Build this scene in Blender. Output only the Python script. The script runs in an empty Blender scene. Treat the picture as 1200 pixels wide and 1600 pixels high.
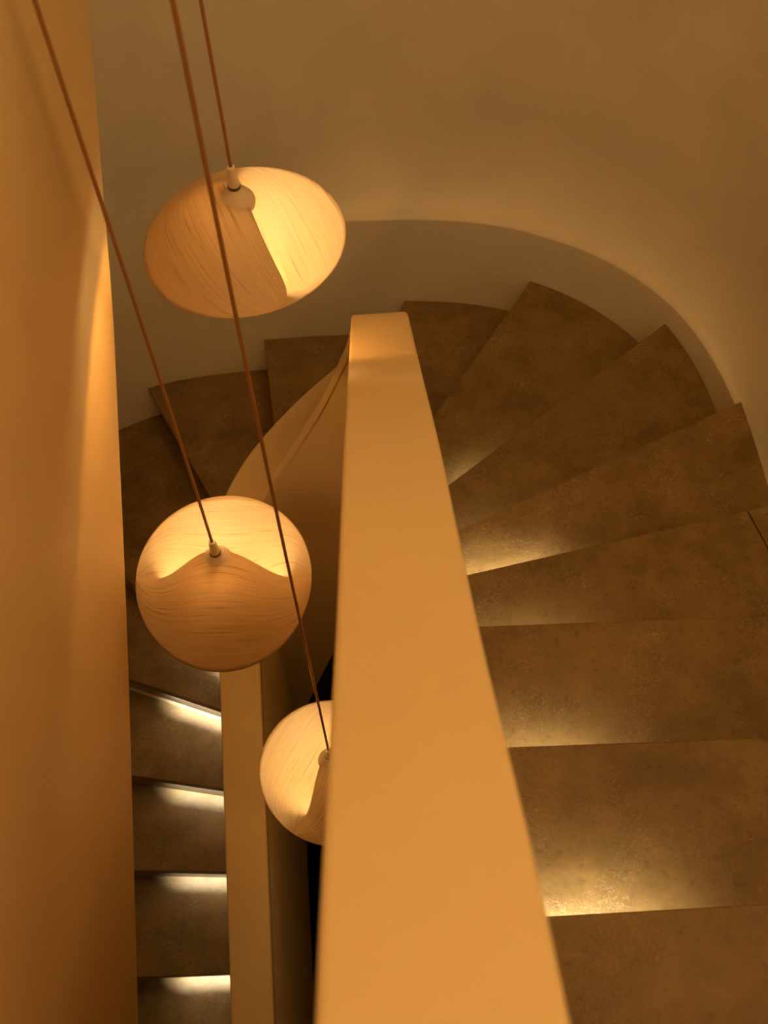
import bpy, bmesh, math, random
import numpy as np
from mathutils import Matrix, Vector

scene = bpy.context.scene
COL = scene.collection
random.seed(7)

# ------------------------------------------------------------------ camera, world, exposure, added fill lights
CZ = 8.0                                   # camera height above the floor at the bottom of the well


def Z(h):                                  # depth below the eye -> world height
    return CZ - h


cam_data = bpy.data.cameras.new('camera')
cam = bpy.data.objects.new('camera', cam_data)
COL.objects.link(cam)
cam_data.sensor_fit = 'VERTICAL'
cam_data.sensor_height = 36.0
cam_data.lens = 1750 / 1600 * 36.0
cam_data.clip_start = 0.02
cam_data.dof.use_dof = True
cam_data.dof.focus_distance = 2.5
cam_data.dof.aperture_fstop = 7.5
M = Matrix(((0.99844, 0.05588, 0.0), (-0.04763, 0.85103, -0.52295), (-0.02922, 0.52213, 0.85236))).to_4x4()
M.translation = (0, 0, CZ)
cam.matrix_world = M
scene.camera = cam

world = bpy.data.worlds.new('world')
scene.world = world
world.use_nodes = True
world.node_tree.nodes['Background'].inputs[0].default_value = (1.0, 0.6, 0.3, 1)
world.node_tree.nodes['Background'].inputs[1].default_value = 0.02

vs = scene.view_settings
vs.view_transform = 'Standard'
vs.look = 'None'
vs.gamma = 1.0
vs.use_curve_mapping = False
vs.exposure = 0.0
scene.cycles.max_bounces = 6
scene.cycles.diffuse_bounces = 4
scene.cycles.glossy_bounces = 3
scene.cycles.adaptive_threshold = 0.03
scene.cycles.transmission_bounces = 5

WARM = (1.0, 0.46, 0.095)
LEDC = (1.0, 0.96, 0.87)
CEIL_Z = CZ + 2.3
BULBC = (1.0, 0.76, 0.36)
BULB = {1: 42.0, 2: 38.0, 3: 34.0}          # emission strengths of the three pendant bulbs
DOWN = {1: 3.7, 2: 3.2, 3: 0.5}            # watts each lamp throws down through its open underside
SPOT_W = 8.0
WALL_FILL_W = 5.0
GLOBE_FILL_W = 31.0
LED_W = 0.24


def ceiling_fill(x, y, watts, size=0.22, spread=150):
    ld = bpy.data.lights.new('ceiling_fill_glow', 'AREA')
    ld.shape = 'DISK'
    ld.size = size
    ld.energy = watts
    ld.color = WARM
    ld.spread = math.radians(spread)
    lo = bpy.data.objects.new('ceiling_fill_glow', ld)
    COL.objects.link(lo)
    lo.location = (x, y, CEIL_Z - 0.022)
    return lo


CEILING_FILLS = [(-0.20, 0.60, SPOT_W), (0.35, 1.75, SPOT_W * 0.65)]  # unseen ceiling lights, added to brighten balustrade, treads and wall
DL_OBJ = [ceiling_fill(*d) for d in CEILING_FILLS]
WALL_FILL = (0.72, -1.5, CZ + 1.75)            # unseen fill light added on the wall behind the viewer
sl = bpy.data.lights.new('wall_fill_glow', 'AREA')
sl.shape = 'RECTANGLE'
sl.size, sl.size_y = 0.40, 0.50
sl.energy = WALL_FILL_W
sl.color = (1.0, 0.63, 0.25)
slo = bpy.data.objects.new('wall_fill_glow', sl)
COL.objects.link(slo)
slo.location = (WALL_FILL[0], WALL_FILL[1] + 0.09, WALL_FILL[2])
slo.rotation_euler = (math.radians(90), 0, 0)
GLOBE_FILL = (0.985, 0.75, CZ + 0.85)            # unseen globe added high on the right-hand wall for brightness


# ------------------------------------------------------------------ helpers
def new_mat(name):
    m = bpy.data.materials.new(name)
    m.use_nodes = True
    nt = m.node_tree
    return m, nt, nt.nodes, nt.links, nt.nodes['Principled BSDF']


def plaster(name, col, rough=0.55, bump=0.08, scale=3.0, spec=0.4, var=0.14):
    m, nt, N, L, b = new_mat(name)
    tc = N.new('ShaderNodeTexCoord')
    mp = N.new('ShaderNodeMapping')
    L.new(tc.outputs['Object'], mp.inputs[0])
    n1 = N.new('ShaderNodeTexNoise')
    n1.inputs['Scale'].default_value = scale
    n1.inputs['Detail'].default_value = 6
    n1.inputs['Roughness'].default_value = 0.6
    L.new(mp.outputs[0], n1.inputs['Vector'])
    r = N.new('ShaderNodeValToRGB')
    r.color_ramp.elements[0].position = 0.3
    r.color_ramp.elements[1].position = 0.7
    r.color_ramp.elements[0].color = (*[c * (1 - var) for c in col], 1)
    r.color_ramp.elements[1].color = (*col, 1)
    L.new(n1.outputs['Fac'], r.inputs[0])
    L.new(r.outputs[0], b.inputs['Base Color'])
    n2 = N.new('ShaderNodeTexNoise')
    n2.inputs['Scale'].default_value = 9
    n2.inputs['Detail'].default_value = 8
    mp2 = N.new('ShaderNodeMapping')
    mp2.inputs['Scale'].default_value = (1, 1, 2.2)
    L.new(tc.outputs['Object'], mp2.inputs[0])
    L.new(mp2.outputs[0], n2.inputs['Vector'])
    bp = N.new('ShaderNodeBump')
    bp.inputs['Strength'].default_value = bump
    bp.inputs['Distance'].default_value = 0.02
    L.new(n2.outputs['Fac'], bp.inputs['Height'])
    L.new(bp.outputs[0], b.inputs['Normal'])
    b.inputs['Roughness'].default_value = rough
    b.inputs['Specular IOR Level'].default_value = spec
    return m


def stone(name):
    m, nt, N, L, b = new_mat(name)
    tc = N.new('ShaderNodeTexCoord')
    n1 = N.new('ShaderNodeTexNoise')
    n1.inputs['Scale'].default_value = 7
    n1.inputs['Detail'].default_value = 9
    n1.inputs['Roughness'].default_value = 0.68
    L.new(tc.outputs['Object'], n1.inputs['Vector'])
    r = N.new('ShaderNodeValToRGB')
    e = r.color_ramp.elements
    e[0].position, e[1].position = 0.32, 0.68
    e[0].color = (0.155, 0.094, 0.027, 1)
    e[1].color = (0.295, 0.190, 0.066, 1)
    L.new(n1.outputs['Fac'], r.inputs[0])
    # fine dark pits
    n3 = N.new('ShaderNodeTexNoise')
    n3.inputs['Scale'].default_value = 70
    n3.inputs['Detail'].default_value = 4
    L.new(tc.outputs['Object'], n3.inputs['Vector'])
    r3 = N.new('ShaderNodeValToRGB')
    r3.color_ramp.elements[0].position = 0.27
    r3.color_ramp.elements[1].position = 0.42
    r3.color_ramp.elements[0].color = (0.62, 0.58, 0.52, 1)
    L.new(n3.outputs['Fac'], r3.inputs[0])
    mx = N.new('ShaderNodeMix')
    mx.data_type = 'RGBA'
    mx.blend_type = 'MULTIPLY'
    mx.inputs[0].default_value = 0.7
    L.new(r.outputs[0], mx.inputs[6])
    L.new(r3.outputs[0], mx.inputs[7])
    # worm-like raised relief, in patches, on a warped field
    wv = N.new('ShaderNodeTexNoise')
    wv.inputs['Scale'].default_value = 42
    wv.inputs['Detail'].default_value = 3
    wv.inputs['Distortion'].default_value = 2.2
    L.new(tc.outputs['Object'], wv.inputs['Vector'])
    rr = N.new('ShaderNodeValToRGB')
    q = rr.color_ramp.elements
    q[0].position, q[0].color = 0.47, (0, 0, 0, 1)
    q[1].position, q[1].color = 0.53, (0, 0, 0, 1)
    mid = q.new(0.50)
    mid.color = (1, 1, 1, 1)
    L.new(wv.outputs['Fac'], rr.inputs[0])
    pn = N.new('ShaderNodeTexNoise')
    pn.inputs['Scale'].default_value = 9
    pn.inputs['Detail'].default_value = 2
    L.new(tc.outputs['Object'], pn.inputs['Vector'])
    pr = N.new('ShaderNodeValToRGB')
    pr.color_ramp.elements[0].position = 0.46
    pr.color_ramp.elements[1].position = 0.62
    L.new(pn.outputs['Fac'], pr.inputs[0])
    mu = N.new('ShaderNodeMath')
    mu.operation = 'MULTIPLY'
    L.new(rr.outputs[0], mu.inputs[0])
    L.new(pr.outputs[0], mu.inputs[1])
    m2 = N.new('ShaderNodeMix')
    m2.data_type = 'RGBA'
    mf = N.new('ShaderNodeMath')
    mf.operation = 'MULTIPLY'
    mf.inputs[1].default_value = 0.5
    L.new(mu.outputs[0], mf.inputs[0])
    L.new(mf.outputs[0], m2.inputs[0])
    L.new(mx.outputs[2], m2.inputs[6])
    m2.inputs[7].default_value = (0.55, 0.40, 0.22, 1)
    L.new(m2.outputs[2], b.inputs['Base Color'])
    ad = N.new('ShaderNodeMath')
    ad.operation = 'MULTIPLY_ADD'
    ad.inputs[1].default_value = 0.35
    L.new(n3.outputs['Fac'], ad.inputs[0])
    L.new(mu.outputs[0], ad.inputs[2])
    bp = N.new('ShaderNodeBump')
    bp.inputs['Strength'].default_value = 0.33
    bp.inputs['Distance'].default_value = 0.006
    L.new(ad.outputs[0], bp.inputs['Height'])
    L.new(bp.outputs[0], b.inputs['Normal'])
    b.inputs['Roughness'].default_value = 0.5
    b.inputs['Specular IOR Level'].default_value = 0.4
    return m


def veneer(name):
    m, nt, N, L, b = new_mat(name)
    uv = N.new('ShaderNodeUVMap')
    mp = N.new('ShaderNodeMapping')
    mp.inputs['Scale'].default_value = (0.8, 46, 1)
    L.new(uv.outputs[0], mp.inputs[0])
    n1 = N.new('ShaderNodeTexNoise')
    n1.inputs['Scale'].default_value = 1.0
    n1.inputs['Detail'].default_value = 5
    n1.inputs['Roughness'].default_value = 0.6
    L.new(mp.outputs[0], n1.inputs['Vector'])
    r = N.new('ShaderNodeValToRGB')
    e = r.color_ramp.elements
    e[0].position, e[0].color = 0.33, (0.42, 0.26, 0.12, 1)
    e[1].position, e[1].color = 0.41, (0.66, 0.47, 0.27, 1)
    x = e.new(0.7)
    x.color = (0.76, 0.56, 0.34, 1)
    L.new(n1.outputs['Fac'], r.inputs[0])
    mp2 = N.new('ShaderNodeMapping')
    mp2.inputs['Scale'].default_value = (5, 130, 1)
    L.new(uv.outputs[0], mp2.inputs[0])
    n2 = N.new('ShaderNodeTexNoise')
    n2.inputs['Scale'].default_value = 1.0
    n2.inputs['Detail'].default_value = 2
    L.new(mp2.outputs[0], n2.inputs['Vector'])
    bp = N.new('ShaderNodeBump')
    bp.inputs['Strength'].default_value = 0.25
    bp.inputs['Distance'].default_value = 0.003
    L.new(n2.outputs['Fac'], bp.inputs['Height'])
    L.new(r.outputs[0], b.inputs['Base Color'])
    L.new(bp.outputs[0], b.inputs['Normal'])
    b.inputs['Roughness'].default_value = 0.45
    b.inputs['Specular IOR Level'].default_value = 0.35
    tr = N.new('ShaderNodeBsdfTranslucent')
    L.new(r.outputs[0], tr.inputs['Color'])
    ms = N.new('ShaderNodeMixShader')
    ms.inputs[0].default_value = 0.17
    L.new(b.outputs[0], ms.inputs[1])
    L.new(tr.outputs[0], ms.inputs[2])
    L.new(ms.outputs[0], N['Material Output'].inputs['Surface'])
    return m


def simple(name, col, rough=0.5, metal=0.0, spec=0.5, noise=0.0):
    m, nt, N, L, b = new_mat(name)
    b.inputs['Roughness'].default_value = rough
    b.inputs['Metallic'].default_value = metal
    b.inputs['Specular IOR Level'].default_value = spec
    tc = N.new('ShaderNodeTexCoord')
    n1 = N.new('ShaderNodeTexNoise')
    n1.inputs['Scale'].default_value = 40
    L.new(tc.outputs['Object'], n1.inputs['Vector'])
    r = N.new('ShaderNodeValToRGB')
    r.color_ramp.elements[0].color = (*[c * (1 - noise) for c in col], 1)
    r.color_ramp.elements[1].color = (*col, 1)
    L.new(n1.outputs['Fac'], r.inputs[0])
    L.new(r.outputs[0], b.inputs['Base Color'])
    return m


def braid(name):
    m, nt, N, L, b = new_mat(name)
    tc = N.new('ShaderNodeTexCoord')
    w = N.new('ShaderNodeTexWave')
    w.wave_type = 'BANDS'
    w.bands_direction = 'DIAGONAL'
    w.inputs['Scale'].default_value = 120
    L.new(tc.outputs['Object'], w.inputs['Vector'])
    r = N.new('ShaderNodeValToRGB')
    r.color_ramp.elements[0].color = (0.24, 0.10, 0.03, 1)
    r.color_ramp.elements[1].color = (0.44, 0.21, 0.07, 1)
    L.new(w.outputs['Fac'], r.inputs[0])
    L.new(r.outputs[0], b.inputs['Base Color'])
    b.inputs['Roughness'].default_value = 0.55
    return m


def emit(name, col, s):
    m, nt, N, L, b = new_mat(name)
    b.inputs['Base Color'].default_value = (0.9, 0.8, 0.6, 1)
    b.inputs['Emission Color'].default_value = (*col, 1)
    b.inputs['Emission Strength'].default_value = s
    return m


MAT = {
    'wall': plaster('wall_plaster', (0.86, 0.80, 0.67), rough=0.42, bump=0.06, scale=2.2, spec=0.35, var=0.16),
    'rail': plaster('balustrade_plaster', (0.82, 0.62, 0.35), rough=0.5, bump=0.03, scale=3, spec=0.35, var=0.06),
    'parapet': plaster('parapet_plaster', (0.78, 0.58, 0.33), rough=0.55, bump=0.05, scale=2.5, spec=0.3, var=0.10),
    'stone': stone('aged_stone'),
    'riser': plaster('riser_stone', (0.36, 0.27, 0.17), rough=0.5, bump=0.05, scale=9, var=0.25),
    'veneer': veneer('wood_veneer'),
    'ceramic': simple('glazed_ceramic', (0.72, 0.58, 0.44), rough=0.22, noise=0.04),
    'brass': simple('pale_ferrule', (0.80, 0.68, 0.50), rough=0.35, noise=0.05),
    'ring': simple('dark_ring', (0.06, 0.04, 0.03), rough=0.5),
    'cord': braid('braided_cord'),
    'floor': simple('floor_void_dark', (0.02, 0.016, 0.012), rough=0.8, noise=0.3, spec=0.1),  # near-black colour stands in for the unlit depth of the well
    'ceiling': plaster('ceiling_plaster', (0.70, 0.60, 0.46), rough=0.7),
    'led': emit('led_diffuser', LEDC, 1.5),
    'globe': emit('globe_fill_emitter', (1.0, 0.63, 0.25), GLOBE_FILL_W / (math.pi * 0.0616)),
    'metal': simple('fixture_metal', (0.5, 0.45, 0.38), rough=0.4, metal=0.6),
}


def mesh_obj(name, verts, faces, mat, parent=None, smooth=False, uvs=None):
    me = bpy.data.meshes.new(name)
    me.from_pydata([tuple(v) for v in verts], [], faces)
    if uvs is not None:
        ul = me.uv_layers.new(name='UVMap')
        for p in me.polygons:
            for li in p.loop_indices:
                ul.data[li].uv = uvs[me.loops[li].vertex_index]
    bm = bmesh.new()
    bm.from_mesh(me)
    bmesh.ops.recalc_face_normals(bm, faces=bm.faces)
    bm.to_mesh(me)
    bm.free()
    me.materials.append(mat)
    if smooth:
        me.polygons.foreach_set('use_smooth', [True] * len(me.polygons))
    o = bpy.data.objects.new(name, me)
    COL.objects.link(o)
    if parent is not None:
        o.parent = parent
    return o


def empty(name, loc=(0, 0, 0)):
    o = bpy.data.objects.new(name, None)
    o.empty_display_size = 0.1
    COL.objects.link(o)
    o.location = loc
    return o


def tag(o, label=None, cat=None, group=None, kind=None):
    if label:
        o['label'] = label
    if cat:
        o['category'] = cat
    if group:
        o['group'] = group
    if kind:
        o['kind'] = kind
    return o


def pchip(xs, ys):
    xs = np.array(xs, float)
    ys = np.array(ys, float)
    h = np.diff(xs)
    d = np.diff(ys) / h
    m = np.zeros(len(xs))
    m[0], m[-1] = d[0], d[-1]
    for i in range(1, len(xs) - 1):
        if d[i - 1] * d[i] > 0:
            w1, w2 = 2 * h[i] + h[i - 1], h[i] + 2 * h[i - 1]
            m[i] = (w1 + w2) / (w1 / d[i - 1] + w2 / d[i])

    def f(x):
        i = int(min(max(np.searchsorted(xs, x) - 1, 0), len(h) - 1))
        t = (x - xs[i]) / h[i]
        if t < 0:
            return ys[0] + m[0] * (x - xs[0])
        if t > 1:
            return ys[-1] + m[-1] * (x - xs[-1])
        return float(ys[i] * (1 + 2 * t) * (1 - t) ** 2 + m[i] * h[i] * t * (1 - t) ** 2
                     + ys[i + 1] * t * t * (3 - 2 * t) + m[i + 1] * h[i] * t * t * (t - 1))
    return f


def catmull(pts, n=8):
    out = []
    P = [np.array(p, float) for p in pts]
    for i in range(len(P) - 1):
        p0 = P[max(i - 1, 0)]
        p1, p2 = P[i], P[i + 1]
        p3 = P[min(i + 2, len(P) - 1)]
        for k in range(n):
            t = k / n
            out.append(0.5 * (2 * p1 + (p2 - p0) * t + (2 * p0 - 5 * p1 + 4 * p2 - p3) * t * t
                              + (3 * p1 - p0 - 3 * p2 + p3) * t ** 3))
    out.append(P[-1])
    return out


# ------------------------------------------------------------------ plan of the stairwell
XC, YC = -0.22, 1.65                        # centre of the far U-turn of the balustrade
RC, HW = 0.235, 0.06                        # radius of its centre line, half width
YB = -1.5                                   # front wall
# outer wall, from the front right corner round the far end to the front left corner
half = [(0.985, YB), (0.985, 0.0), (0.985, 1.2), (0.984, 1.55), (0.975, 1.80), (0.955, 2.06), (0.912, 2.20),
        (0.855, 2.31), (0.705, 2.465), (0.60, 2.555), (0.48, 2.622), (0.31, 2.655), (0.12, 2.667), (-0.22, 2.67)]
right = catmull(half, 6)
R_ = [np.array(p) for p in right]
ln = np.concatenate([[0], np.cumsum([np.linalg.norm(R_[i + 1] - R_[i]) for i in range(len(R_) - 1)])])
uu = np.linspace(0, ln[-1], 130)
R_ = np.stack([np.interp(uu, ln, [p[0] for p in R_]), np.interp(uu, ln, [p[1] for p in R_])], 1)
for _ in range(60):
    R_[1:-1] = 0.5 * R_[1:-1] + 0.25 * (R_[:-2] + R_[2:])
right = [p for i, p in enumerate(R_) if i > 45 or i % 9 == 0]
left = [np.array((2 * XC - p[0], p[1])) for p in right[::-1]][1:]
OUTER = [np.array(p) for p in right] + left


def inner_curve(rad):
    pts = [np.array((XC + rad, YB)), np.array((XC + rad, 0.0))]
    for i in range(49):
        a = math.pi * i / 48
        pts.append(np.array((XC + rad * math.cos(a), YC + rad * math.sin(a))))
    pts += [np.array((XC - rad, 0.0)), np.array((XC - rad, YB))]
    return pts


INNER = inner_curve(RC + HW + 0.001)


def hit(curve, p, d, sign):
    """first crossing of the ray p + t*d with a polyline; returns (index + fraction, point)"""
    best = None
    for i in range(len(curve) - 1):
        a, b = curve[i], curve[i + 1]
        e = b - a
        det = d[0] * (-e[1]) + d[1] * e[0]
        if abs(det) < 1e-9:
            continue
        w = a - p
        t = (w[0] * (-e[1]) + w[1] * e[0]) / det
        s = (d[0] * w[1] - d[1] * w[0]) / det
        if -1e-6 <= s <= 1 + 1e-6 and (best is None or abs(t) < abs(best[2])) and t * sign > -0.6:
            best = (i + s, a + s * e, t)
    return best


# nosing lines in plan: a point near the balustrade, a point towards the outer wall
NOSE = {
    -3: (0.2, -0.93, 0.6, -0.93), -2: (0.2, -0.61, 0.6, -0.61), -1: (0.2, -0.29, 0.6, -0.29), 0: (0.2, 0.03, 0.6, 0.03),
    1: (0.205, 0.350, 0.493, 0.350), 2: (0.192, 0.675, 0.657, 0.666), 3: (0.177, 0.995, 0.774, 0.982),
    4: (0.189, 1.208, 0.901, 1.345), 5: (0.190, 1.427, 0.919, 1.751), 6: (0.180, 1.670, 0.816, 2.159),
    7: (0.177, 2.045, 0.542, 2.587), 8: (-0.005, 2.15, 0.105, 2.63), 9: (-0.367, 2.349, -0.399, 2.668),
    10: (-0.610, 2.131, -0.813, 2.536), 11: (-0.582, 1.585, -0.910, 1.895), 12: (-0.591, 1.459, -0.916, 1.592),
    13: (-0.602, 1.237, -0.926, 1.304), 14: (-0.615, 0.997, -0.933, 1.021), 15: (-0.614, 0.694, -0.939, 0.699),
    16: (-0.61, 0.38, -0.93, 0.38), 17: (-0.61, 0.06, -0.93, 0.06), 18: (-0.61, -0.26, -0.93, -0.26),
    19: (-0.61, -0.58, -0.93, -0.58), 20: (-0.61, -0.90, -0.93, -0.90)}
H1, RISE = 1.75, 0.17


def tread_h(k):
    return H1 + (k - 1) * RISE


nose_pts = {}
for k, (ax, ay, bx, by) in NOSE.items():
    a, b = np.array((ax, ay)), np.array((bx, by))
    d = (b - a) / np.linalg.norm(b - a)
    # walk to the outer wall from b, to the balustrade from a
    o = hit(OUTER, b, d, 1)
    i = hit(INNER, a, -d, 1)
    nose_pts[k] = (i, o, d)


def curve_between(curve, s0, s1):
    pts = []
    def at(s):
        i = min(int(s), len(curve) - 2)
        return curve[i] + (s - i) * (curve[i + 1] - curve[i])
    pts.append(at(s0))
    j = int(math.floor(s0)) + 1
    while j < s1 - 1e-6:
        if j > s0 + 1e-6:
            pts.append(curve[j])
        j += 1
    pts.append(at(s1))
    return pts


# ------------------------------------------------------------------ the setting
def wall_shell():
    """outer wall: plumb skirting up to a ledge line, then a cove leaning back into the upper wall"""
    n = len(OUTER)
    s = [0.0]
    for i in range(1, n):
        s.append(s[-1] + float(np.linalg.norm(OUTER[i] - OUTER[i - 1])))
    verts, cols = [], []
    for i in range(n):
        p = OUTER[i]
        t = OUTER[min(i + 1, n - 1)] - OUTER[max(i - 1, 0)]
        t = t / np.linalg.norm(t)
        nrm = np.array((t[1], -t[0]))       # pointing out of the stairwell
        x, y = p
        # ledge depth grows round the corner from nothing and fades again behind the first lamp
        w = 0.0
        if x > XC:
            w = 0.012 + 0.125 * min(max((y - 1.35) / 1.0, 0), 1) ** 1.1
            if y > 2.5:
                w *= min(max((x + 0.32) / 0.35, 0), 1)
        hl = 2.43 + 0.13 * min(max((y - 1.45) / 1.1, 0), 1)
        prof = [(0, CZ), (0, hl + 0.5), (0, hl + 0.012), (0.003, hl + 0.004), (0.010, hl)]
        for q in range(1, 11):
            a = q / 10 * math.pi / 2
            prof.append((0.010 + (math.sin(a)) * 1.0, hl - (1 - math.cos(a)) * 0.30))
        prof += [(1.01, hl - 0.7), (1.01, 1.0), (1.01, 0.0), (1.01, -2.3)]
        col = []
        for (o, h) in prof:
            q = p + nrm * o * w
            col.append(len(verts))
            verts.append((q[0], q[1], Z(h)))
        cols.append(col)
    m = len(cols[0])
    th = 0.22
    faces = []
    for i in range(n - 1):
        for j in range(m - 1):
            faces.append((cols[i][j], cols[i + 1][j], cols[i + 1][j + 1], cols[i][j + 1]))
    return verts, faces


wv, wf = wall_shell()
wall = mesh_obj('wall_back', wv, wf, MAT['wall'], smooth=True)
sm = wall.modifiers.new('thickness', 'SOLIDIFY')
sm.thickness = 0.15
sm.offset = 1.0
tag(wall, 'curved plaster outer wall of the stairwell with a soft ledge', kind='structure')


def box(name, x0, x1, y0, y1, z0, z1, mat, parent=None, bevel=0.0):
    v = [(x, y, z) for x in (x0, x1) for y in (y0, y1) for z in (z0, z1)]
    f = [(0, 1, 3, 2), (4, 6, 7, 5), (0, 4, 5, 1), (2, 3, 7, 6), (0, 2, 6, 4), (1, 5, 7, 3)]
    o = mesh_obj(name, v, f, mat, parent)
    if bevel:
        b = o.modifiers.new('bevel', 'BEVEL')
        b.width = bevel
        b.segments = 2
    return o


XL = 2 * XC - 0.985
tag(box('wall_front', XL - 0.15, 1.135, YB - 0.15, YB, 0, CEIL_Z, MAT['wall']), 'plaster wall behind the viewer', kind='structure')
tag(box('floor', XL - 0.2, 1.2, YB - 0.2, 2.95, -0.12, 0.0, MAT['floor']), 'floor at the bottom of the well, coloured near-black for the unlit depth', kind='structure')
tag(box('ceiling', XL - 0.2, 1.2, YB - 0.2, 2.95, CEIL_Z, CEIL_Z + 0.15, MAT['ceiling']), 'plaster ceiling above the stairwell', kind='structure')

# ------------------------------------------------------------------ staircase: treads, risers, hidden light strips, soffit
stairs = empty('staircase', (0, 0, 0))
tag(stairs, 'winding staircase of aged stone treads with lights hidden under the nosings', 'staircase')
SLAB, OVER = 0.035, 0.022


def prism(name, poly, z0, z1, mat, parent, bevel=0.003):
    n = len(poly)
    v = [(p[0], p[1], z0) for p in poly] + [(p[0], p[1], z1) for p in poly]
    f = [tuple(range(n - 1, -1, -1)), tuple(range(n, 2 * n))]
    f += [(i, (i + 1) % n, n + (i + 1) % n, n + i) for i in range(n)]
    o = mesh_obj(name, v, f, mat, parent)
    if bevel:
        b = o.modifiers.new('bevel', 'BEVEL')
        b.width = bevel
        b.segments = 2
        b.limit_method = 'ANGLE'
        b.angle_limit = math.radians(50)
    return o


def clip_poly(poly, p, n):
    out = []
    for q in range(len(poly)):
        a, b = poly[q], poly[(q + 1) % len(poly)]
        da, db = np.dot(a - p, n), np.dot(b - p, n)
        if da >= 0:
            out.append(a)
        if da * db < 0:
            out.append(a + (b - a) * (da / (da - db)))
    return out


# how strongly each hidden strip shines
LED_K = {1: 4.4, 2: 2.0, 3: 1.0, 4: 6.5, 5: 0.5, 6: 1.6, 
         11: 1.3, 12: 3.0, 13: 2.4, 14: 2.2, 15: 2.8, 16: 1.0}
keys = sorted(NOSE)
TREADS = {}
for k in keys[1:]:
    (i0, o0, d0), (i1, o1, d1) = nose_pts[k - 1], nose_pts[k]
    pb = np.array((-d0[1], d0[0]))
    if np.dot(pb, (i1[1] + o1[1]) / 2 - (i0[1] + o0[1]) / 2) < 0:
        pb = -pb
    ib = hit(INNER, i0[1] + d0 * 0.1 - pb * (OVER + 0.02), -d0, 1)
    ob = hit(OUTER, o0[1] - d0 * 0.1 - pb * (OVER + 0.02), d0, 1)
    inn = curve_between(INNER, ib[0], i1[0])
    out = curve_between(OUTER, ob[0], o1[0])
    zt = Z(tread_h(k))
    # going is measured along the walking direction: back edge slips under the tread above
    per1 = np.array((-d1[1], d1[0]))        # towards the lower treads
    mid1 = (i1[1] + o1[1]) / 2
    mid0 = (i0[1] + o0[1]) / 2
    if np.dot(per1, mid1 - mid0) < 0:
        per1 = -per1
    poly = [p for p in inn] + [p for p in out[::-1]]
    # joint in one of the treads splits it into two stones
    if k == 4:
        jp, jn = np.array((0.857, 1.31)), np.array((0.972, 0.236))
        gap = 0.0012
        A_ = clip_poly(poly, jp - jn * gap, -jn)
        B_ = clip_poly(poly, jp + jn * gap, jn)
        prism('tread', B_, zt - SLAB, zt, MAT['stone'], stairs, bevel=0.002)
        poly = A_
    t = prism('tread', poly, zt - SLAB, zt, MAT['stone'], stairs)
    TREADS[k] = t
    # riser under this nosing (down to the next tread)
    a = hit(INNER, i1[1] + d1 * 0.1 - per1 * (OVER + 0.01), -d1, 1)[1] + per1 * 0.01
    b = hit(OUTER, o1[1] - d1 * 0.1 - per1 * (OVER + 0.01), d1, 1)[1] + per1 * 0.01
    a, b = a + (b - a) * 0.004, b - (b - a) * 0.006
    ri = [a - per1 * 0.02, a, b, b - per1 * 0.02]
    # keep risers between balustrade and wall
    prism('riser', ri, zt - RISE + 0.0005, zt - SLAB - 0.0005, MAT['riser'], stairs, bevel=0)
    # light strip tucked under the nosing next to the balustrade
    if k in LED_K:
        L = 0.30
        d = (o1[1] - i1[1])
        d = d / np.linalg.norm(d)
        p0 = i1[1] + d * 0.01 - per1 * 0.014
        p1 = p0 + d * L
        c = [p0 - per1 * 0.006, p1 - per1 * 0.006, p1 + per1 * 0.006, p0 + per1 * 0.006]
        prism('light_strip', c, zt - SLAB - 0.006, zt - SLAB - 0.0005, MAT['led'], t, bevel=0)
        ld = bpy.data.lights.new('strip_glow', 'AREA')
        ld.shape = 'RECTANGLE'
        ld.size = L
        ld.size_y = 0.010
        ld.energy = LED_W * LED_K[k]
        ld.color = LEDC if k > 8 else (1.0, 0.88, 0.66)
        ld.spread = math.radians(75 if k > 8 else 125)
        lo = bpy.data.objects.new('strip_glow', ld)
        COL.objects.link(lo)
        pm = (p0 + p1) / 2
        lo.location = (pm[0], pm[1], zt - SLAB - 0.008)
        tl = math.radians(14 if k > 8 else 0)
        if -d[1] * per1[0] + d[0] * per1[1] > 0:
            tl = -tl
        lo.rotation_euler = (tl, 0, math.atan2(d[1], d[0]))
        lo.parent = t

# sloping soffit under the flight
sv, sf = [], []
for k in keys:
    i, o, d = nose_pts[k]
    for dz in (0.20, 0.30):
        sv.append((i[1][0], i[1][1], Z(tread_h(k) + dz)))
        sv.append((o[1][0], o[1][1], Z(tread_h(k) + dz)))
for j in range(len(keys) - 1):
    a, b = j * 4, j * 4 + 4
    sf += [(a, a + 1, b + 1, b), (a + 2, b + 2, b + 3, a + 3), (a, b, b + 2, a + 2), (a + 1, a + 3, b + 3, b + 1)]
sf += [(0, 2, 3, 1), (len(sv) - 4, len(sv) - 3, len(sv) - 1, len(sv) - 2)]
mesh_obj('soffit', sv, sf, MAT['parapet'], stairs)

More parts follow.
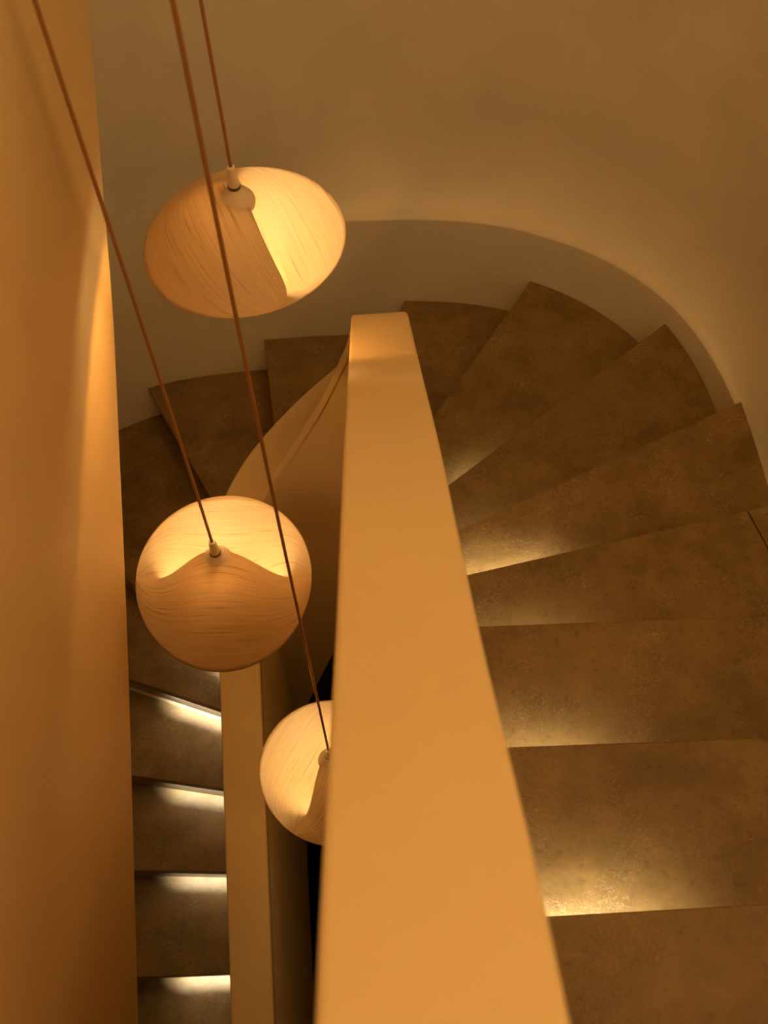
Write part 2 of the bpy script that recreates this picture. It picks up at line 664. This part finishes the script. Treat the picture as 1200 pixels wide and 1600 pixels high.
# ------------------------------------------------------------------ balustrade ribbon: body and coping
# stations along the centre line: (arc length, plan point, outward normal)
stations = []
SA = 0.0
for y in np.linspace(-1.45, YC, 60)[:-1]:
    stations.append((y, np.array((XC + RC, y)), np.array((1.0, 0.0))))
for i in range(65):
    a = math.pi * i / 64
    stations.append((YC + RC * a, np.array((XC + RC * math.cos(a), YC + RC * math.sin(a))), np.array((math.cos(a), math.sin(a)))))
for y in np.linspace(YC, -1.45, 60)[1:]:
    stations.append((YC + RC * math.pi + (YC - y), np.array((XC - RC, y)), np.array((-1.0, 0.0))))
TA = RC * math.pi
TOP = pchip([-1.45, -0.9, -0.4, 0.07, 0.41, 0.82, 1.11, 1.36, 1.51, YC, YC + TA * 0.2, YC + TA * 0.42, YC + TA * 0.61,
             YC + TA * 0.74, YC + TA * 0.82, YC + TA, YC + TA + 0.28, YC + TA + 0.65, YC + TA + 1.22, YC + TA + 3.1],
            [0.20, 0.22, 0.34, 0.58, 0.86, 1.17, 1.41, 1.615, 1.735, 1.86, 2.11, 2.43, 2.645, 2.75, 2.80, 2.91, 3.06, 3.22, 3.47, 4.4])
BOT = pchip([-1.45, 0.0, 0.8, 1.3, YC, YC + TA * 0.45, YC + TA * 0.75, YC + TA + 0.5, YC + TA + 3.1],
            [1.55, 2.00, 2.30, 2.70, 3.15, 3.90, 4.32, 4.70, 5.9])


def sweep(name, prof, mat, parent):
    """prof(station top, bottom) -> list of (lateral, z)"""
    verts, faces = [], []
    m = None
    for (s, p, n) in stations:
        ring = prof(Z(TOP(s)), Z(BOT(s)))
        m = len(ring)
        for (l, z) in ring:
            q = p + n * l
            verts.append((q[0], q[1], z))
    for i in range(len(stations) - 1):
        for j in range(m):
            a, b = i * m + j, i * m + (j + 1) % m
            faces.append((a, b, b + m, a + m))
    faces.append(tuple(range(m - 1, -1, -1)))
    faces.append(tuple(range((len(stations) - 1) * m, len(stations) * m)))
    o = mesh_obj(name, verts, faces, mat, parent, smooth=True)
    o.data.set_sharp_from_angle(angle=math.radians(32))
    return o


rail = empty('balustrade', (XC + RC, 0.0, 0.0))
tag(rail, 'solid plaster balustrade ribbon with flat top winding down between the stair flights', 'balustrade')
CH = 0.055
o = sweep('wall_body', lambda t, b: [(-HW + 0.004, t - CH - 0.004), (HW - 0.001, t - CH - 0.004), (HW, t - CH - 0.01), (HW, b), (-HW, b),
                                     (-HW, t - CH - 0.012)], MAT['rail'], rail)
o.matrix_parent_inverse = rail.matrix_world.inverted()
o.location = (-(XC + RC), 0, 0)
R_ = 0.007


def coping_prof(t, b):
    r = []
    for q in range(5):
        a = math.pi / 2 * q / 4
        r.append((-HW - 0.002 + R_ * (1 - math.cos(a)), t - R_ + R_ * math.sin(a)))
    for q in range(5):
        a = math.pi / 2 * q / 4
        r.append((HW - R_ + R_ * math.sin(a), t - R_ + R_ * math.cos(a)))
    r.append((HW, t - CH))
    r.append((-HW + 0.002, t - CH))
    r.append((-HW - 0.002, t - CH + 0.004))
    return r


o = sweep('coping', coping_prof, MAT['rail'], rail)
o.location = (-(XC + RC), 0, 0)

# ------------------------------------------------------------------ parapet of the flight overhead (left)
PX = -0.5
PEDGE = [(-1.45, 3.03), (-0.4, 2.54), (0.296, 2.222), (0.608, 2.081), (0.93, 1.93), (1.309, 1.726), (1.471, 1.635), (1.71, 1.451),
         (1.951, 1.279), (2.62, 0.80)]
PB = pchip([p[0] for p in PEDGE], [p[1] for p in PEDGE])
par = empty('stair_parapet', (PX, 0, 0))
tag(par, 'tall plaster parapet wall of the flight overhead beside the hanging lamps', 'parapet')


LW = sorted([(p[1], p[0]) for p in left if p[0] < -0.62])
LWY, LWX = [p[0] for p in LW], [p[1] for p in LW]


def slab_along(name, x0, x1, top_off, bot_off, mat, bevel):
    ys = np.linspace(-1.45, 2.62, 50)
    verts, faces = [], []
    for y in ys:
        b = Z(PB(y))
        r = bevel
        xa = x0
        if x0 < -1.0:
            xa = float(np.interp(y, LWY, LWX)) + 0.004
            xa = min(xa, x1 - 0.02)
        ring = [(x1, b + bot_off + r), (x1, b + top_off - r), (x1 - r, b + top_off), (xa, b + top_off), (xa, b + bot_off), (x1 - r, b + bot_off)]
        for (x, z) in ring:
            verts.append((x - PX, y, z))
    m = 6
    for i in range(len(ys) - 1):
        for j in range(m):
            a, b = i * m + j, i * m + (j + 1) % m
            faces.append((a, b, b + m, a + m))
    faces.append(tuple(range(m - 1, -1, -1)))
    faces.append(tuple(range((len(ys) - 1) * m, len(ys) * m)))
    o = mesh_obj(name, verts, faces, mat, par, smooth=True)
    o.data.set_sharp_from_angle(angle=math.radians(50))
    return o


slab_along('wall_body', PX - 0.11, PX, 1.32, 0.0, MAT['parapet'], 0.006)
slab_along('flight_slab', XL + 0.003, PX - 0.1105, 0.22, 0.02, MAT['parapet'], 0.002)

# unseen slab at that flight's turn, added to shade the far wall's left part
wl = [p for p in left if p[1] > 1.9]
wpoly = [np.array((-0.12, 1.98)), np.array((-0.12, 2.66))] + [p + np.array((0.004, -0.004)) for p in wl if p[0] < -0.12] + [np.array((-1.2, 1.9)), np.array((-0.62, 1.7)), np.array((-0.45, 1.72))]
o = prism('winder_shade_slab', wpoly, Z(0.62), Z(0.30), MAT['parapet'], par)
o.location = (-PX, 0, 0)

# ------------------------------------------------------------------ pendant lamps
LR = 0.175


def lamp_shell(R, peak, depth, lift, SL=0.8, curl=0.0, ns=30, nt=64):
    """veneer disc with a slit: one lip drawn up into a peak, the other pressed down into a bowl"""
    verts, uvs, faces = [], [], []
    idx = {}

    def bump(t):
        q = abs(t) / SL
        return (0.5 + 0.5 * math.cos(math.pi * q)) ** 0.85 if q < 1 else 0.0

    def rim(a):                              # a: polar angle, +90 deg = opening side
        return lift * (0.55 * math.sin(a) + 0.10 * math.cos(2 * a))

    for side in (-1, 1):
        for i in range(nt + 1):
            t = -1 + 2 * i / nt
            ang = math.pi / 2 * (1 - t)
            for j in range(ns + 1):
                s = j / ns
                rx, ry = R * math.cos(ang), side * R * math.sin(ang)
                sx = R * t
                sy = (0.08 if side < 0 else 0.0) * R * bump(t) + curl * R * t * t * (1 - t ** 6)
                x = sx + (rx - sx) * s
                y = sy + (ry - sy) * s
                a = math.atan2(ry, rx)
                zr = rim(a)
                # base surface: a shallow saddle joining the rim
                zc = rim(0 if t > 0 else math.pi)
                base = zc + (zr - zc) * s ** 1.6
                if side < 0:
                    dome = math.cos(math.pi / 2 * s) ** 1.15
                    z = base + peak * bump(t) * dome + 0.10 * R * (1 - t * t) * math.sin(math.pi * s)
                else:
                    z = base - depth * bump(t) * (1 - s ** 2.0)
                key = (side, i, j)
                if side == 1 and ((j == 0 and bump(t) == 0.0) or i in (0, nt)):
                    idx[key] = idx[(-1, i, j)]
                    continue
                idx[key] = len(verts)
                verts.append((x, y, z))
                uvs.append((t * 1.6 + side * 3.3, (s if side > 0 else -s) * (0.4 + 0.6 * math.cos(math.pi / 2 * t * 0.8))))
    for side in (-1, 1):
        for i in range(nt):
            for j in range(ns):
                f = [idx[(side, i, j)], idx[(side, i + 1, j)], idx[(side, i + 1, j + 1)], idx[(side, i, j + 1)]]
                g = []
                for q in f:
                    if q not in g:
                        g.append(q)
                if len(g) >= 3:
                    faces.append(tuple(g))
    return verts, faces, uvs


def lathe(name, prof, mat, parent, seg=32, loc=(0, 0, 0)):
    verts, faces = [], []
    m = len(prof)
    for i in range(seg):
        a = 2 * math.pi * i / seg
        for (r, z) in prof:
            verts.append((r * math.cos(a), r * math.sin(a), z))
    for i in range(seg):
        for j in range(m - 1):
            a, b = i * m + j, ((i + 1) % seg) * m + j
            faces.append((a, b, b + 1, a + 1))
    faces.append(tuple(i * m for i in range(seg)))
    faces.append(tuple(i * m + m - 1 for i in range(seg)))
    o = mesh_obj(name, verts, faces, mat, parent, smooth=True)
    o.data.set_sharp_from_angle(angle=math.radians(50))
    o.location = loc
    return o


def tube(name, pts, r, mat, parent, seg=10):
    verts, faces = [], []
    for p in pts:
        for i in range(seg):
            a = 2 * math.pi * i / seg
            verts.append((p[0] + r * math.cos(a), p[1] + r * math.sin(a), p[2]))
    n = len(pts)
    for k in range(n - 1):
        for i in range(seg):
            a, b = k * seg + i, k * seg + (i + 1) % seg
            faces.append((a, b, b + seg, a + seg))
    faces.append(tuple(range(seg - 1, -1, -1)))
    faces.append(tuple(range((n - 1) * seg, n * seg)))
    return mesh_obj(name, verts, faces, mat, parent, smooth=True)


def pendant(n, x, y, h, rz, label, R=LR, wob=0.004, SL=0.8, lf=0.42, pk=0.54, curl=0.0):
    root = empty('pendant_lamp', (x, y, Z(h)))
    tag(root, label, 'lamp', 'shell pendant lamps in the stairwell')
    peak, depth, lift = pk * R, 0.72 * R, lf * R
    v, f, uv = lamp_shell(R, peak, depth, lift, SL, curl)
    c, s = math.cos(rz), math.sin(rz)
    v = [(a * c - b * s, a * s + b * c, z) for (a, b, z) in v]
    sh = mesh_obj('lamp_shade', v, f, MAT['veneer'], root, smooth=True, uvs=uv)
    so = sh.modifiers.new('thickness', 'SOLIDIFY')
    so.thickness = 0.0016
    so.offset = 0
    # the cap sits on the peak, a little in front of the lip
    oy = 0.0
    cx, cy = -oy * s * -1, oy * c * -1
    zc = peak - 0.004
    cap = lathe('cap', [(0.029, -0.012), (0.031, -0.004), (0.029, 0.004), (0.022, 0.013), (0.013, 0.021), (0.0105, 0.026), (0.001, 0.027)],
                MAT['ceramic'], root, loc=(cx, cy, zc))
    lathe('collar_ring', [(0.0095, 0.0), (0.011, 0.001), (0.011, 0.004), (0.0095, 0.005)], MAT['ring'], cap, loc=(0, 0, 0.0262))
    lathe('ferrule', [(0.0095, 0.0), (0.0098, 0.003), (0.0075, 0.03), (0.0065, 0.037), (0.003, 0.038)], MAT['brass'], cap, loc=(0, 0, 0.0312))
    z0 = zc + 0.068
    zt = CEIL_Z - 0.045 - Z(h)
    pts = []
    for q in range(41):
        u = q / 40
        w = wob * math.sin(u * 9 + n) * u * (1 - u) * 4
        pts.append((cx + w, cy + 0.5 * w, z0 + (zt - z0) * u))
    tube('cord', pts, 0.0029, MAT['cord'], root)
    # bulb under the peak
    bm = emit('bulb_glow', BULBC, BULB[n])
    by = -0.16 * R
    bx_, by_ = -by * s, by * c
    lathe('bulb', [(0.001, -0.034), (0.012, -0.031), (0.022, -0.022), (0.027, -0.008), (0.026, 0.006), (0.020, 0.018), (0.013, 0.028), (0.012, 0.04),
                   (0.001, 0.041)], bm, root, seg=20, loc=(bx_, by_, 0.036))
    sd = bpy.data.lights.new('lamp_glow', 'SPOT')
    sd.energy = DOWN[n]
    sd.color = WARM
    sd.spot_size = math.radians(166)
    sd.spot_blend = 0.08
    sd.shadow_soft_size = 0.02
    so_ = bpy.data.objects.new('lamp_glow', sd)
    COL.objects.link(so_)
    so_.parent = root
    so_.location = (bx_ * 2.2, by_ * 2.2, (-0.55 if n == 1 else -0.75) * R)
    return root


pendant(1, -0.213, 1.412, 1.385, math.radians(-72), 'topmost pendant lamp, pale wood veneer shell opening to the right', SL=0.9, lf=0.10, curl=0.36)
pendant(2, -0.325, 1.065, 1.96, math.radians(-3), 'middle pendant lamp, round veneer shell opening away towards the back wall', SL=0.75, lf=0.46, pk=0.50)
pendant(3, -0.168, 0.94, 2.79, math.radians(58), 'lowest pendant lamp, veneer shell half hidden behind the balustrade', R=0.185, SL=0.72)

# ceiling canopy for the three cords
can = lathe('ceiling_canopy', [(0.30, 0.0), (0.31, 0.004), (0.31, 0.035), (0.30, 0.04)], MAT['ceramic'], None, seg=48, loc=(-0.245, 1.16, CEIL_Z - 0.041))
tag(can, 'round ceiling canopy that the three lamp cords hang from', 'canopy')
for (dx, dy, w), lo in zip(CEILING_FILLS, DL_OBJ):
    f = lathe('ceiling_fill', [(0.090, 0.02), (0.116, 0.02), (0.128, 0.0), (0.132, 0.002), (0.132, 0.024), (0.090, 0.024)], MAT['metal'], None, seg=32,
              loc=(dx, dy, CEIL_Z - 0.025))
    tag(f, 'added unseen round downlight above the ' + ('near balustrade' if dy < 1 else 'winding treads'), 'ceiling_fill', 'added fill lights')

# fill light added on the front wall, out of view
sc = empty('wall_fill', (WALL_FILL[0], WALL_FILL[1], WALL_FILL[2]))
tag(sc, 'added unseen rectangular fill light on the wall behind the viewer', 'wall light')
o = box('back_plate', -0.24, 0.24, 0.0, 0.02, -0.29, 0.29, MAT['metal'], sc, bevel=0.004)
o = box('diffuser', -0.21, 0.21, 0.02, 0.085, -0.26, 0.26, MAT['led'], sc, bevel=0.008)

# glowing globe added on the right-hand wall, above the frame, for brightness
gb = empty('globe_fill', (GLOBE_FILL[0], GLOBE_FILL[1], GLOBE_FILL[2]))
tag(gb, 'added unseen glowing globe on the right wall above the stairs', 'wall lamp')
o = lathe('back_plate', [(0.055, 0.0), (0.058, 0.004), (0.055, 0.016), (0.01, 0.018)], MAT['metal'], gb, loc=(-0.001, 0, 0))
o.rotation_euler = (0, math.radians(-90), 0)
o = lathe('arm', [(0.008, 0.0), (0.008, 0.055)], MAT['metal'], gb, seg=12, loc=(-0.018, 0, 0))
o.rotation_euler = (0, math.radians(-90), 0)
gp = [(0.07 * math.sin(math.pi * (0.02 + 0.96 * q / 14)), -0.07 * math.cos(math.pi * (0.02 + 0.96 * q / 14))) for q in range(15)]
o = lathe('glowing_globe', gp, MAT['globe'], gb, loc=(-0.15, 0, 0))
